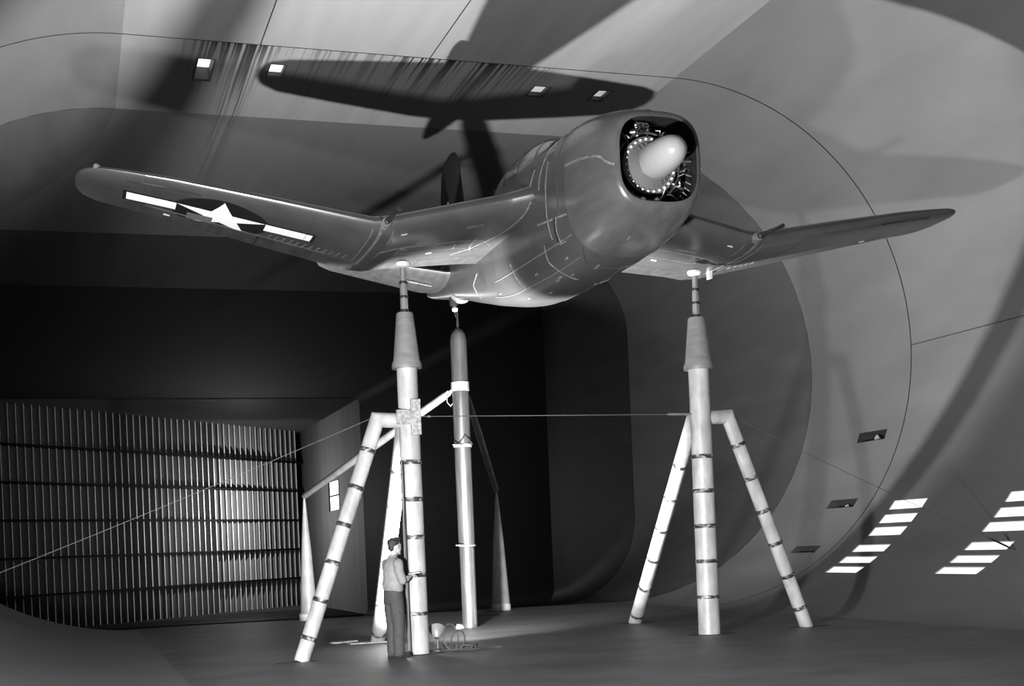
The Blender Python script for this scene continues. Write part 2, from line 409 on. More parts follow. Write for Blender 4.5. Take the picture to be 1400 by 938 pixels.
# ================================================================ SUPPORT STANDS
def weld_ring(p, d, r, parent, k):
    d = Vector(d).normalized(); p = Vector(p); w = .035
    mk('weld_band', lathe(p, [(r+.001, -w), (r+.006, -w*.6), (r+.007, w*.6), (r+.001, w)], d, 20, (False, False)), M_weld, parent)
def stand(px_, py, side, lat, rear, r, label):
    st = empty('support_stand', (px_, py, 0), label, 'support stand', 'three-legged support stands under the wings')
    mk('post', tube([(px_, py, 0), (px_, py, 2.3), (px_, py, 4.52)], [r*.96, r*.93, r*.9], 28), M_post, st)
    mk('collar', lathe((px_, py, 4.38), [(r*.92, 0), (r+.055, .0), (r+.055, .07), (r+.03, .12), (r-.045, .84), (r-.06, .86), (.06, .86)], n=28), M_collar, st)
    ext = mk('extension_rod', lathe((px_, py, 5.2), [(.062, 0), (.058, .4), (.05, .5), (.042, .76)], n=16), M_rod, st)
    for z in (5.27, 5.48, 5.70): mk('rod_band', lathe((px_, py, z), [(.064, -.02), (.068, 0), (.064, .02)], n=16, caps=(False, False)), M_gun, ext)
    for z in (.62, 1.21, 1.79, 2.37, 2.94): weld_ring((px_, py, z), (0, 0, 1), r*.935, st, 0)
    # outboard leg, elbow and leg behind
    zj = 3.6; ex = px_+side*.5
    bl = Vector((lat[0], lat[1], 0)); el = Vector((ex, py, zj))
    lg = mk('leg', tube([(px_+side*.1, py, zj-.02), el, bl], .115, 20), M_post, st)
    d = (bl-el).normalized(); L = (bl-el).length
    n = 6
    for i in range(n): weld_ring(el+d*(L*(.13+i*.155)), d, .115, lg, i)
    er = Vector((px_+(rear[0]-px_)*.12, py+.34, zj)); br = Vector((rear[0], rear[1], 0))
    lg = mk('leg', tube([(px_, py+.1, zj), er, br], .125, 20), M_post, st)
    d = (br-er).normalized(); L = (br-er).length
    for i in range(6): weld_ring(er+d*(L*(.2+i*.15)), d, .125, lg, i)
    return st
sL = stand(4.97, 19.65, -1, (3.16, 19.62), (5.03, 22.78), .175, 'pale steel support stand holding up the wing that bears the star')
sR = stand(9.93, 19.65, 1, (11.86, 19.81), (10.26, 23.46), .19, 'pale steel support stand holding up the wing without a star')
for st, px_ in ((sL, 4.97), (sR, 9.93)):
    mk('jack_pad', lathe((px_, 19.65, 5.96), [(.03, -.03), (.10, -.015), (.125, .02), (.12, .05), (.06, .085), (.0, .09)], n=20), M_white, st)
mk('junction_plate', join(obox((4.9, 19.47, 3.62), (1, 0, 0), (0, 1, 0), (0, 0, 1), .17, .02, .11), obox((5.03, 19.468, 3.62), (1, 0, 0), (0, 1, 0), (0, 0, 1), .075, .025, .27)), M_patchw, sL, smooth=False)
mk('conduit', tube([(4.80, 19.5, .0), (4.79, 19.5, 2.95)], .028, 8), M_gun, sL)
mk('cable', tube([(4.775, 19.48, .0), (4.775, 19.48, 2.0), (4.80, 19.5, 2.4)], .018, 8), M_cable, sL)

# tail stand
ts = empty('tail_stand', (7.46, 25.23, 0), 'shiny round steel post with two sloping braces holding up the tail', 'support stand')
mk('post', lathe((7.46, 25.23, 0), [(.15, 0), (.15, 1.62), (.162, 1.64), (.165, 4.8), (.165, 5.72), (.15, 5.84), (.11, 5.92), (.05, 5.97)], n=32), M_tail, ts)
mk('fairing_strip', obox((7.545, 25.105, .83), (.56, -.83, 0), (.83, .56, 0), (0, 0, 1), .012, .02, .76), M_tail, ts, smooth=False)
mk('clamp', lathe((7.46, 25.23, 4.72), [(.168, 0), (.182, .01), (.182, .18), (.168, .19)], n=28, caps=(False, False)), M_cone, ts)
mk('clamp', lathe((7.46, 25.23, 3.60), [(.168, 0), (.185, .005), (.185, .06), (.168, .065)], n=28, caps=(False, False)), M_cone, ts)
mk('clamp', lathe((7.46, 25.23, 1.62), [(.168, 0), (.180, .005), (.180, .03), (.168, .035)], n=28, caps=(False, False)), M_rod, ts)
mk('clamp_bolt', tube([(7.2, 25.05, 3.64), (7.45, 25.05, 3.64)], .014, 6), M_rod, ts)
mk('clamp_bolt', tube([(7.18, 25.05, 1.65), (7.45, 25.05, 1.65)], .012, 6), M_rod, ts)
a1, a2 = Vector((5.32, 31.75, 2.98)), Vector((10.02, 31.1, 2.96))
b1, b2 = Vector((7.28, 25.35, 4.72)), Vector((7.62, 25.35, 4.70))
d1 = (a1-b1).normalized(); d2 = (a2-b2).normalized()
mk('brace', tube([b1+d1*.12, b1+d1*.2, b1+(a1-b1)*.5, a1-d1*.1, a1], [.06, .075, .085, .075, .03], 14), M_cone, ts)
mk('brace', tube([b2+d2*.12, b2+d2*.2, b2+(a2-b2)*.35, a2-d2*.1, a2], [.03, .05, .075, .07, .03], 14), M_cone, ts)
mk('brace_eye', join(lathe(b1+d1*.1, [(.02, -.07), (.055, -.05), (.06, 0), (.05, .05), (.02, .07)], d1, 12), tube([b1-d1*.05, b1+d1*.06], .035, 8)), M_white, ts)
mk('cable', tube([b1+d1*.05+Vector((-.05, -.05, -.05)), b1+Vector((-.07, 0, -.2)), b1+Vector((-.0, 0, -.28)), b1+Vector((.06, -.05, -.2)), b1+Vector((.1, -.1, -.2))], .012, 6), M_rod, ts)
mk('cable', tube([(7.33, 25.06, 3.65), (7.4, 25.05, 3.75), (7.46, 25.04, 3.83), (7.54, 25.05, 3.74), (7.62, 25.08, 3.65)], .012, 6), M_gun, ts)
mk('tail_pin', join(tube([(7.46, 25.23, 5.95), (7.46, 25.23, 6.32)], [.03, .018], 8), tube([(7.43, 25.23, 6.2), (7.4, 25.23, 6.36)], .012, 6)), M_gun, ts)
# cones on the floor
c1 = mk('cone_strut', lathe((5.34, 31.72, 0), [(.21, 0), (.2, .2), (.12, 1.7), (.03, 2.9), (.012, 2.96)], n=24), M_cone, label='tall slim cone standing on the floor next to the vane wall', cat='cone', group='slim cones carrying the tail braces')
c2 = mk('cone_strut', lathe((10.02, 31.1, 0), [(.23, 0), (.22, .2), (.13, 1.7), (.03, 2.9), (.012, 2.95)], n=24), M_cone, label='tall slim cone on the floor in the dark right of the tail post', cat='cone', group='slim cones carrying the tail braces')
for c_, p_ in ((c1, (5.34, 31.72)), (c2, (10.02, 31.1))):
    mk('base_ring', lathe((p_[0], p_[1], 0), [(.22, 0), (.238, .01), (.236, .16), (.21, .18)], n=24, caps=(False, False)), M_plate, c_)

# wires
def wire(a, b, r, label, sag=.04):
    a, b = Vector(a), Vector(b); pts = [a+(b-a)*(i/8)-Vector((0, 0, sag*4*(i/8)*(1-i/8))) for i in range(9)]
    return mk('tension_wire', tube(pts, r, 6), M_wire, label=label, cat='wire', group='taut wires running from the support stands')
w1 = wire((5.14, 19.6, 3.64), (9.76, 19.62, 3.64), .006, 'thin taut wire stretched level between the two wing stands', .0)
mk('turnbuckle', tube([(9.3, 19.61, 3.64), (9.35, 19.61, 3.64), (9.66, 19.61, 3.64), (9.72, 19.61, 3.64)], [.008, .02, .02, .008], 8), M_rod, w1)
mk('turnbuckle', tube([(5.25, 19.60, 3.64), (5.3, 19.6, 3.64)], [.015, .015], 8), M_rod, w1)
w2 = wire((4.47, 19.62, 3.66), (-2.16, 20.79, 1.1), .0045, 'thin wire slanting down from the star-side stand across the vane wall')
w3 = wire((10.43, 19.7, 3.66), (17.05, 20.79, 1.105), .0045, 'thin wire slanting down from the right-hand stand to the lit windows')
mk('turnbuckle', tube([(16.35, 20.675, 1.375), (16.5, 20.70, 1.315), (16.8, 20.75, 1.20), (16.98, 20.78, 1.13)], [.008, .02, .02, .008], 8), M_gun, w3)

# ================================================================ AIRCRAFT
AC = empty('aircraft', (CX, 20.0, 5.5), 'gull-winged single-engine military aeroplane without propeller, raised on stands', 'aeroplane')
def lerp_tab(tab, x):
    if x <= tab[0][0]: return tab[0][1:]
    for a, b in zip(tab, tab[1:]):
        if x <= b[0]:
            t = (x-a[0])/(b[0]-a[0]); return tuple(p+(q-p)*t for p, q in zip(a[1:], b[1:]))
    return tab[-1][1:]
# offset: LE y, LE z, TE y, TE z, thickness
WT = [(0.3, 18.10, 6.86, 21.9, 6.55, .17), (.78, 18.22, 6.77, 21.55, 6.45, .165), (1.15, 18.36, 6.70, 21.25, 6.37, .155), (2.6, 18.44, 6.40, 21.0, 6.19, .15), (2.85, 18.455, 6.345, 20.96, 6.14, .15), (3.15, 18.48, 6.33, 20.9, 6.15, .145),
      (3.4, 18.49, 6.37, 20.84, 6.20, .145), (4.6, 18.56, 6.60, 20.58, 6.43, .14), (5.9, 18.66, 6.84, 20.3, 6.69, .13), (6.6, 18.72, 6.945, 20.12, 6.82, .12), (7.25, 18.78, 7.03, 19.98, 6.92, .10)]
TIP0, TIP1 = 6.75, 7.22
def wsec(s):
    ly, lz, ty, tz, th = lerp_tab(WT, s)
    if s > TIP0:
        k = (s-TIP0)/(TIP1-TIP0); f = max(0, 1-k**2.6)**(1/2.6); f = max(f, .05)
        cy = ly+.5*(ty-ly); cz_ = lz+.45*(tz-lz)
        ly, lz = cy+(ly-cy)*f, cz_+(lz-cz_)*f; ty, tz = cy+(ty-cy)*f, cz_+(tz-cz_)*f
    return ly, lz, ty, tz, th
def wpt(s, u, low=True, extra=0):
    ly, lz, ty, tz, th = wsec(s); c = hypot(ty-ly, tz-lz)
    yt = 5*th*c*(.2969*sqrt(max(u, 0))-.126*u-.3516*u*u+.2843*u**3-.1036*u**4)
    cam_ = .02*c*4*u*(1-u)
    dy, dz = (ty-ly)/c, (tz-lz)/c
    o_ = cam_+(-yt-extra if low else yt+extra)
    return ly+dy*c*u-dz*o_, lz+dz*c*u+dy*o_
def wp(side, s, u, low=True, extra=0):
    y, z = wpt(s, u, low, extra); return (CX+side*s, y, z)
def wing_piece(side, s0, s1, u0, u1, step=.2, gap=0):
    n = 16; secs = []
    svals = span(s0, s1, step, [w_[0] for w_ in WT]) if s1 < TIP0+.2 else span(s0, TIP0, step, [w_[0] for w_ in WT]) + [TIP0+(TIP1-TIP0)*sin(pi/2*i/9) for i in range(1, 10)]
    for s in svals:
        us = [u0+(u1-u0)*(1-cos(pi*i/n))/2 for i in range(n+1)]
        secs.append([wp(side, s, u, True) for u in us] + [wp(side, s, u, False) for u in us[::-1]][(0 if u1 < .99 else 1):])
    return loft(secs)
def afix(o): return fixn(o)
HU = .73
wings = {}
for side in (-1, 1):
    inner = afix(mk('inner_wing', wing_piece(side, .3, 3.04, 0, .80), M_paint, AC))
    fl = afix(mk('flap', wing_piece(side, .3, 3.04, .804, 1), M_under, AC))
    outer = afix(mk('outer_wing', wing_piece(side, 3.06, 4.05, 0, .745), M_paint, AC)) if False else None
    # outer panel: full chord at the tip, cut for flap and aileron inboard of it
    outer = afix(mk('outer_wing', wing_piece(side, 3.055, 6.3, 0, HU), M_paint, AC))
    tip = afix(mk('wing_tip', wing_piece(side, 6.303, TIP1, 0, 1), M_paint, AC))
    afix(mk('flap', wing_piece(side, 3.055, 4.6, HU+.006, 1), M_under, AC))
    ail = afix(mk('aileron', wing_piece(side, 4.62, 6.295, HU+.008, 1), M_under, AC))
    wings[side] = (inner, outer, tip, ail)

def u_of(s, Y):
    a, b = 0.0, 1.0
    for _ in range(30):
        m_ = (a+b)/2
        if wpt(s, m_)[0] < Y: a = m_
        else: b = m_
    return (a+b)/2
def decal(name, poly, side, mtl, parent, off=.004, low=True, **k):
    """flat print laid on the wing skin; poly in (offset, Y)"""
    bm = bmesh.new(); vs = [bm.verts.new((p[0], p[1], 0)) for p in poly]
    f = bm.faces.new(vs)
    xs = [p[0] for p in poly]; ys = [p[1] for p in poly]
    def cut(co, no): bmesh.ops.bisect_plane(bm, geom=bm.verts[:]+bm.edges[:]+bm.faces[:], plane_co=co, plane_no=no)
    bmesh.ops.triangulate(bm, faces=bm.faces[:])
    y = math.floor(min(ys)/.06)*.06
    while y < max(ys):
        if y > min(ys): cut((0, y, 0), (0, 1, 0))
        y += .06
    for x in span(math.floor(min(xs)), math.ceil(max(xs)), .2, [w_[0] for w_ in WT]):
        if min(xs) < x < max(xs): cut((x, 0, 0), (1, 0, 0))
    bm.verts.index_update()
    V = [wp(side, v.co.x, u_of(v.co.x, v.co.y), low, off) for v in bm.verts]
    F = [tuple(v.index for v in f.verts) for f in bm.faces]
    if side < 0: F = [q[::-1] for q in F]
    # make normals face outwards (down for the lower skin)
    F2 = []
    for q in F:
        p0, p1, p2 = (Vector(V[i]) for i in q[:3]); nz = (p1-p0).cross(p2-p0).z
        F2.append(q if (nz < 0) == low else q[::-1])
    bm.free()
    return mk(name, (V, F2), mtl, parent, **k)
def rib_line(pts, w, side, name, mtl, parent, off=.004, low=True):
    """thin strip along a polyline given in (offset, u)"""
    V, F = [], []
    P2 = []
    for a, b in zip(pts, pts[1:]):
        n = max(1, int(hypot(b[0]-a[0], (b[1]-a[1])*2.2)/.08))
        for i in range(n): P2.append((a[0]+(b[0]-a[0])*i/n, a[1]+(b[1]-a[1])*i/n))
    P2.append(pts[-1])
    P3 = [Vector(wp(side, s, u, low, off)) for s, u in P2]
    N = []
    for (s, u) in P2:
        p = Vector(wp(side, s, u, low, 0)); q = Vector(wp(side, s, u, low, .05)); N.append((q-p).normalized())
    for i, p in enumerate(P3):
        t = (P3[min(i+1, len(P3)-1)]-P3[max(i-1, 0)]).normalized(); b = t.cross(N[i]).normalized()
        V += [tuple(p-b*w/2), tuple(p-b*w/2+N[i]*.003), tuple(p+b*w/2+N[i]*.003), tuple(p+b*w/2)]
    for i in range(len(P3)-1):
        for j in range(4):
            k = (j+1) % 4; F.append((4*i+j, 4*i+k, 4*i+4+k, 4*i+4+j))
    F += [(0, 1, 2, 3), tuple(4*(len(P3)-1)+j for j in (3, 2, 1, 0))]
    return fixn(mk(name, (V, F), mtl, parent))

# --- star and bars under the left-hand wing of the picture
ic, iy = 5.22, 19.50; D = .655; HY = 19.93
def clip_y(poly, ymax):
    out = []
    for a, b in zip(poly, poly[1:]+poly[:1]):
        if a[1] <= ymax: out.append(a)
        if (a[1] <= ymax) != (b[1] <= ymax):
            t = (ymax-a[1])/(b[1]-a[1]); out.append((a[0]+(b[0]-a[0])*t, ymax))
    return out
outer = wings[-1][1]
circ = [(ic+(D+.04)*cos(2*pi*i/48), iy+(D+.04)*sin(2*pi*i/48)) for i in range(48)]
decal('insignia_disc', clip_y(circ, HY), -1, M_blk, outer, .003)
by0, by1 = iy-D*.309, iy+D*.19
decal('insignia_border', [(ic-2*D-.05, by0-.05), (ic+2*D+.05, by0-.05), (ic+2*D+.05, by1+.05), (ic-2*D-.05, by1+.05)], -1, M_blk, outer, .0045)
for q in (-1, 1):
    decal('insignia_bar', [(ic+q*D*.96, by0), (ic+q*2*D, by0), (ic+q*2*D, by1), (ic+q*D*.96, by1)][::q], -1, M_wht, outer, .006)
star = []
for i in range(10):
    r_ = D if i % 2 == 0 else D*.382
    a = -pi/2+i*pi/5
    star.append((ic+r_*cos(a), iy+r_*sin(a)))
decal('insignia_star', clip_y(star, HY), -1, M_wht, outer, .007)
decal('patch', [(5.30, 19.62), (5.68, 19.62), (5.68, 20.02), (5.30, 20.02)][:4] if False else [(5.32, 19.60), (5.68, 19.60), (5.68, 19.91), (5.32, 19.91)], -1, M_patch, outer, .009)

for side in (-1, 1):
    inn, out_, tip, ail = wings[side]
    L = lambda pts, w, par, m_=M_putty, n='seam_strip', off=.004: rib_line(pts, w, side, n, m_, par, off)
    L([(3.045, .02), (3.05, .2), (3.05, .5), (3.05, .79)], .045, inn)
    L([(3.17, .03), (3.18, .3), (3.16, .6), (3.17, .72)], .014, out_)
    L([(2.86, .05), (2.86, .25)], .012, inn)
    L([(2.62, .40), (2.2, .395), (1.7, .40), (1.2, .44), (.95, .55)], .014, inn)
    L([(2.62, .40), (2.86, .44), (2.88, .58)], .012, inn)
    L([(2.55, .56), (2.0, .555), (1.5, .57), (1.1, .62)], .012, inn)
    L([(2.55, .40), (2.55, .56)], .016, inn)
    L([(2.35, .33), (2.0, .34)], .03, inn)
    L([(1.70, .40), (1.62, .47), (1.58, .57)], .016, inn)
    L([(1.35, .36), (1.3, .56), (1.22, .66)], .016, inn)
    L([(3.6, .70), (4.55, .70), (5.4, .70), (6.25, .70)], .010, out_)
    L([(4.0, .03), (4.0, .4), (4.0, .7)], .005, out_, M_puttyd)
    # row of hinge fairings ahead of the flap
    for i in range(12 if side < 0 else 5):
        s = 3.30+i*.105
        L([(s, .60), (s+.03, .69)], .035, out_, M_putty, 'hinge_plate', .005)
    for s, u in ((2.62, .12), (1.9, .62), (5.9, .83)):
        par = inn if s < 3 else ail
        L([(s, u), (s+.09, u)], .045, par, M_putty2, 'marking', .005)
    # gun
    gx = CX+side*3.0
    gn = mk('gun_barrel', tube([(gx, 18.6, 6.31), (gx, 18.3, 6.31), (gx, 18.29, 6.31), (gx, 17.98, 6.305), (gx, 17.97, 6.305), (gx, 17.72, 6.30), (gx, 17.71, 6.30), (gx, 17.66, 6.30)],
                             [.05, .05, .036, .034, .028, .026, .034, .034], 14), M_gun, AC)
    mk('gun_sleeve', lathe((gx, 18.36, 6.31), [(.06, 0), (.075, .05), (.08, .2)], (0, 1, 0), 14), M_putty, gn)
    # pad fitting and drain on the underside
    p = wp(side, 2.48, .46)
    mk('jack_point', lathe((p[0], p[1], p[2]-.035), [(.05, 0), (.09, .02), (.09, .05)], n=14), M_under, inn)
    # pitot / slot near the wing tip
    L([(5.55, .10), (6.15, .115), (6.55, .13)], .05, out_ if True else tip, M_puttyd, 'slot', .004)
    L([(6.0, .085), (6.35, .095)], .018, tip, M_putty, 'slot_edge', .006)
mk('navigation_lamp', lathe(wp(-1, 6.93, .06, False, -.02), [(.0, -.04), (.05, -.02), (.055, .03), (.03, .07)], (-.3, -1, .1), 12), M_glass, wings[-1][2])
# small drain mast under the right-hand wing
p = wp(1, 2.98, .70)
mk('drain_mast', obox((p[0]+.05, p[1], p[2]-.06), (1, 0, .2), (0, 1, 0), (0, 0, 1), .03, .05, .07), M_white, wings[1][0], smooth=False)
# stencil letters under the wing root: rows of small light marks
for i in range(6):
    s = 1.42+i*.045
    for u in (.155, .175):
        rib_line([(s, u), (s+.03, u)], .022, -1, 'stencil_mark', M_putty, wings[-1][0], .004)

# --- fuselage: y, half width, top z, bottom z, exponent, mid z
FT = [(15.62, .57, 7.13, 5.99, 3.3, 6.57), (15.66, .605, 7.175, 5.945, 3.2, 6.57), (15.76, .66, 7.23, 5.88, 3.0, 6.57), (16.0, .73, 7.31, 5.77, 2.8, 6.56), (16.4, .785, 7.42, 5.66, 2.7, 6.54), (16.9, .815, 7.51, 5.58, 2.7, 6.52),
      (17.3, .82, 7.56, 5.54, 2.6, 6.52), (18.2, .82, 7.62, 5.50, 2.5, 6.52), (19.5, .81, 7.66, 5.50, 2.5, 6.52), (20.6, .77, 7.66, 5.56, 2.5, 6.55), (21.8, .68, 7.62, 5.78, 2.4, 6.62), (23.0, .55, 7.56, 6.05, 2.3, 6.75),
      (24.4, .38, 7.48, 6.38, 2.2, 6.9), (25.6, .25, 7.38, 6.62, 2.1, 7.0), (26.8, .13, 7.26, 6.86, 2, 7.05), (27.3, .04, 7.12, 7.0, 2, 7.06)]
def cr(tab, y):
    # Catmull-Rom through the table
    ks = [t[0] for t in tab]
    if y <= ks[0]: return tab[0][1:]
    if y >= ks[-1]: return tab[-1][1:]
    i = max(k for k in range(len(ks)-1) if ks[k] <= y)
    p0, p1, p2, p3 = tab[max(i-1, 0)], tab[i], tab[i+1], tab[min(i+2, len(tab)-1)]
    t = (y-p1[0])/(p2[0]-p1[0]); h = p2[0]-p1[0]
    out = []
    for c in range(1, len(p1)):
        m1 = (p2[c]-p0[c])/(p2[0]-p0[0])*h; m2 = (p3[c]-p1[c])/(p3[0]-p1[0])*h
        out.append((2*t**3-3*t*t+1)*p1[c]+(t**3-2*t*t+t)*m1+(-2*t**3+3*t*t)*p2[c]+(t**3-t*t)*m2)
    return tuple(out)
def fpt(y, a, ex=0):
    hw, zt, zb, n, zm = cr(FT, y); c, s = cos(a), sin(a)
    x = (abs(c)**(2/n))*(1 if c >= 0 else -1)*(hw+ex)
    z = zm+(abs(s)**(2/n))*((zt-zm+ex) if s >= 0 else -(zm-zb+ex))
    return (CX+x, y, z)
NF = 72
def fring(y, ex=0): return [fpt(y, 2*pi*i/NF, ex) for i in range(NF)]
# cowling: outer skin, rolled lip, inner duct
secs = [fring(y, .012) for y in (16.93, 16.8, 16.6, 16.4, 16.2, 16.0, 15.88, 15.76, 15.69, 15.65)]
secs += [fring(15.63, -.005), fring(15.625, -.02), fring(15.64, -.035)]
cow = mk('cowling', loft(secs, True, (False, False)), M_cowl, AC, flip=True); fixn(cow)
duct = fixn(mk('intake_duct', loft([fring(15.64, -.034), fring(15.7, -.05), fring(15.9, -.09), fring(16.2, -.13), fring(16.6, -.16)], True, (False, False)), M_black, cow))
fus = mk('fuselage', loft([fring(y) for y in span(16.95, 27.3, .2)]), M_paint, AC); fixn(fus)
def fline(pts, w, name='seam_strip', m_=M_putty, par=None, ex=.004, th=.004):
    P2 = []
    for a, b in zip(pts, pts[1:]):
        n = max(1, int(hypot(b[0]-a[0], (b[1]-a[1]))/.07))
        for i in range(n): P2.append((a[0]+(b[0]-a[0])*i/n, a[1]+(b[1]-a[1])*i/n))
    P2.append(pts[-1])
    V, F = [], []; Q = [Vector(fpt(y, a, ex)) for y, a in P2]
    N = []
    for y, a in P2:
        e = 1e-3; ta = Vector(fpt(y, a+e))-Vector(fpt(y, a-e)); ty_ = Vector(fpt(min(y+e, 27.29), a))-Vector(fpt(y-e, a)); nn = ta.cross(ty_).normalized()
        if nn.dot(Vector(fpt(y, a))-Vector((CX, y, 6.57))) < 0: nn = -nn
        N.append(nn)
    for i, p in enumerate(Q):
        t = (Q[min(i+1, len(Q)-1)]-Q[max(i-1, 0)]).normalized(); b = t.cross(N[i]).normalized()
        V += [tuple(p-b*w/2-N[i]*.006), tuple(p-b*w/2+N[i]*th), tuple(p+b*w/2+N[i]*th), tuple(p+b*w/2-N[i]*.006)]
    for i in range(len(Q)-1):
        for j in range(4):
            k = (j+1) % 4; F.append((4*i+j, 4*i+k, 4*i+4+k, 4*i+4+j))
    F += [(0, 1, 2, 3), tuple(4*(len(Q)-1)+j for j in (3, 2, 1, 0))]
    return fixn(mk(name, (V, F), m_, par or fus))
dg = radians
# cowling: half-way joint with strap, fasteners, small labels (left side of nose is angle 180)
fline([(15.66, dg(183)), (16.0, dg(176)), (16.4, dg(172)), (16.9, dg(170))], .035, 'joint_strip', M_putty, cow, .016)
fline([(15.66, dg(-3)), (16.2, dg(4)), (16.9, dg(6))], .03, 'joint_strip', M_putty, cow, .016)
fline([(15.64, dg(91)), (16.9, dg(90))], .012, 'joint_strip', M_putty, cow, .014)
fline([(16.55, dg(150)), (16.8, dg(149))], .03, 'marking', M_putty, cow, .014)
fline([(16.25, dg(262)), (16.33, dg(262))], .02, 'marking', M_putty, cow, .014)
# engine panel lines on the visible flank and belly
for pts, w_, m_ in (
    ([(17.25, dg(80)), (17.25, dg(120)), (17.25, dg(160)), (17.25, dg(200)), (17.25, dg(222))], .01, M_puttyd),
    ([(17.75, dg(95)), (17.72, dg(140)), (17.7, dg(170)), (17.7, dg(208))], .018, M_putty),
    ([(17.0, dg(196)), (17.7, dg(192)), (18.1, dg(190))], .03, M_putty),
    ([(17.05, dg(215)), (17.7, dg(214)), (18.5, dg(213)), (19.6, dg(212)), (20.6, dg(212))], .014, M_putty),
    ([(17.35, dg(240)), (18.6, dg(238)), (20, dg(236)), (21.2, dg(232))], .010, M_putty),
    ([(19.6, dg(204)), (19.6, dg(236))], .012, M_putty),
    ([(18.05, dg(208)), (18.2, dg(224)), (18.15, dg(244)), (18.2, dg(262))], .012, M_putty),
    ([(16.98, dg(232)), (17.4, dg(250)), (17.5, dg(280)), (17.4, dg(300))], .010, M_puttyd),
    ([(18.5, dg(280)), (18.5, dg(310))], .010, M_putty),
    ([(17.2, dg(282)), (18.6, dg(284)), (20, dg(286))], .010, M_puttyd),
    ([(17.9, dg(125)), (18.0, dg(165)), (18.0, dg(172))], .018, M_putty),
    ([(18.35, dg(150)), (18.45, dg(172))], .015, M_putty),
    ([(21.6, dg(196)), (22.2, dg(210)), (22.3, dg(235))], .014, M_putty)):
    fline(pts, w_, 'seam_strip' if m_ is M_putty else 'seam_groove', m_)
for y, a in ((17.45, 262), (18.0, 252), (18.5, 248), (18.8, 228), (19.9, 250), (20.7, 228), (17.6, 232), (19.2, 258)):
    fline([(y, dg(a)), (y+.09, dg(a))], .03, 'marking', M_putty)
for y, a in ((17.35, 262), (17.6, 140), (18.3, 246)): fline([(y, dg(a)), (y+.16, dg(a))], .035, 'marking', M_putty)
# cowl exit slot with gill on the left flank
fline([(17.42, dg(193)), (17.5, dg(203)), (17.52, dg(214))], .05, 'exhaust_slot', M_black, None, .006)
fline([(17.36, dg(193)), (17.44, dg(203)), (17.46, dg(215))], .02, 'slot_edge', M_putty, None, .012)
fline([(17.52, dg(216)), (17.30, dg(217))], .02, 'slot_edge', M_putty, None, .012)
for k in range(3): fline([(17.6+k*.42, dg(150-4*k)), (17.78+k*.42, dg(150-4*k))], .11, 'access_panel', M_under, None, .004)
# wing root fillet band on the fuselage side
for side in (-1, 1):
    rib_line([(.84, .015), (.86, .1), (.93, .25), (1.05, .42), (1.25, .6), (1.5, .72)], .022, side, 'fillet_edge', M_putty, wings[side][0], .005)
# canopy, windscreen, dorsal spine
CT = [(18.35, .05, 7.60), (18.6, .30, 7.72), (18.95, .40, 7.86), (19.5, .45, 7.95), (20.3, .45, 7.98), (21.2, .38, 7.92), (22.0, .22, 7.78), (22.6, .05, 7.6)]
def cring(y):
    hw, zt = cr([(t[0], t[1], t[2]) for t in CT], y); zb = 7.35; n = 2.4
    return [(CX+hw*1.15*abs(cos(a))**(2/n)*(1 if cos(a) >= 0 else -1), y, zb+(zt-zb)*abs(sin(a))**(2/n)) for a in [pi*i/24 for i in range(25)]]
can = fixn(mk('canopy', loft([cring(y) for y in span(18.35, 22.6, .15)]), M_glass, AC))
for y in (18.72, 19.05, 19.75, 20.5, 21.3):
    a_ = cring(y-.02); b_ = cring(y+.02)
    c_ = Vector((CX, y, 7.4)); ex = lambda p: tuple(Vector(p)+(Vector(p)-c_).normalized()*.008)
    fixn(mk('canopy_frame', loft([[ex(p) for p in a_], [ex(p) for p in b_]], False, (False, False)), M_paint, can))
# fin and rudder
def fin_sec(z, y0, y1, t): 
    out = []
    for i in range(24):
        a = 2*pi*i/24; u = (1-cos(a))/2
        th = t*(.2969*sqrt(u)-.126*u-.3516*u*u+.2843*u**3-.1036*u**4)*5*(y1-y0)
        out.append((CX+(th if sin(a) > 0 else -th), y0+(y1-y0)*u, z))
    return out
FZ = [(7.25, 23.9, 26.45), (7.7, 24.2, 26.3), (8.2, 24.42, 26.15), (8.8, 24.58, 26.03), (9.15, 24.66, 25.95), (9.3, 24.75, 25.82), (9.4, 24.88, 25.62), (9.45, 25.1, 25.4)]
def clipf(lo_, hi_): return [fin_sec(z, y0+(y1-y0)*lo_, y0+(y1-y0)*hi_, .11*(1 if lo_ == 0 else .8)) for z, y0, y1 in FZ]
fin = fixn(mk('fin', loft([fin_sec(z, y0, y0+(y1-y0)*1.0, .10) for z, y0, y1 in FZ]), mat('fin_shade_paint', .01, .5, spec=.15), AC))  # fin colour blackened to carry the shade of its unlit side
mk('marking', obox((CX-.105, 25.2, 8.45), (1, 0, 0), (0, 1, 0), (0, 0, 1), .006, .06, .03), M_putty, fin, smooth=False)
for side in (-1, 1):
    HS = [(0.1, 24.1, 26.2, 6.86), (.5, 24.15, 26.15, 6.86), (1.6, 24.45, 26.0, 7.06), (2.4, 24.68, 25.85, 7.20), (2.65, 24.85, 25.65, 7.245), (2.74, 25.1, 25.4, 7.26)]
    secs = []
    for s, y0, y1, z in HS:
        sec = []
        for i in range(24):
            a = 2*pi*i/24; u = (1-cos(a))/2
            th = .10*(.2969*sqrt(u)-.126*u-.3516*u*u+.2843*u**3-.1036*u**4)*5*(y1-y0)
            sec.append((CX+side*s, y0+(y1-y0)*u, z+(th if sin(a) > 0 else -th)))
        secs.append(sec)
    tp = fixn(mk('tailplane', loft(secs), M_under, AC))
    mk('seam_strip', obox((CX+side*.85, 24.95, 6.80), (1, 0, .17*side), (0, 1, 0), (0, 0, 1), .28, .02, .01), M_putty, tp, smooth=False)
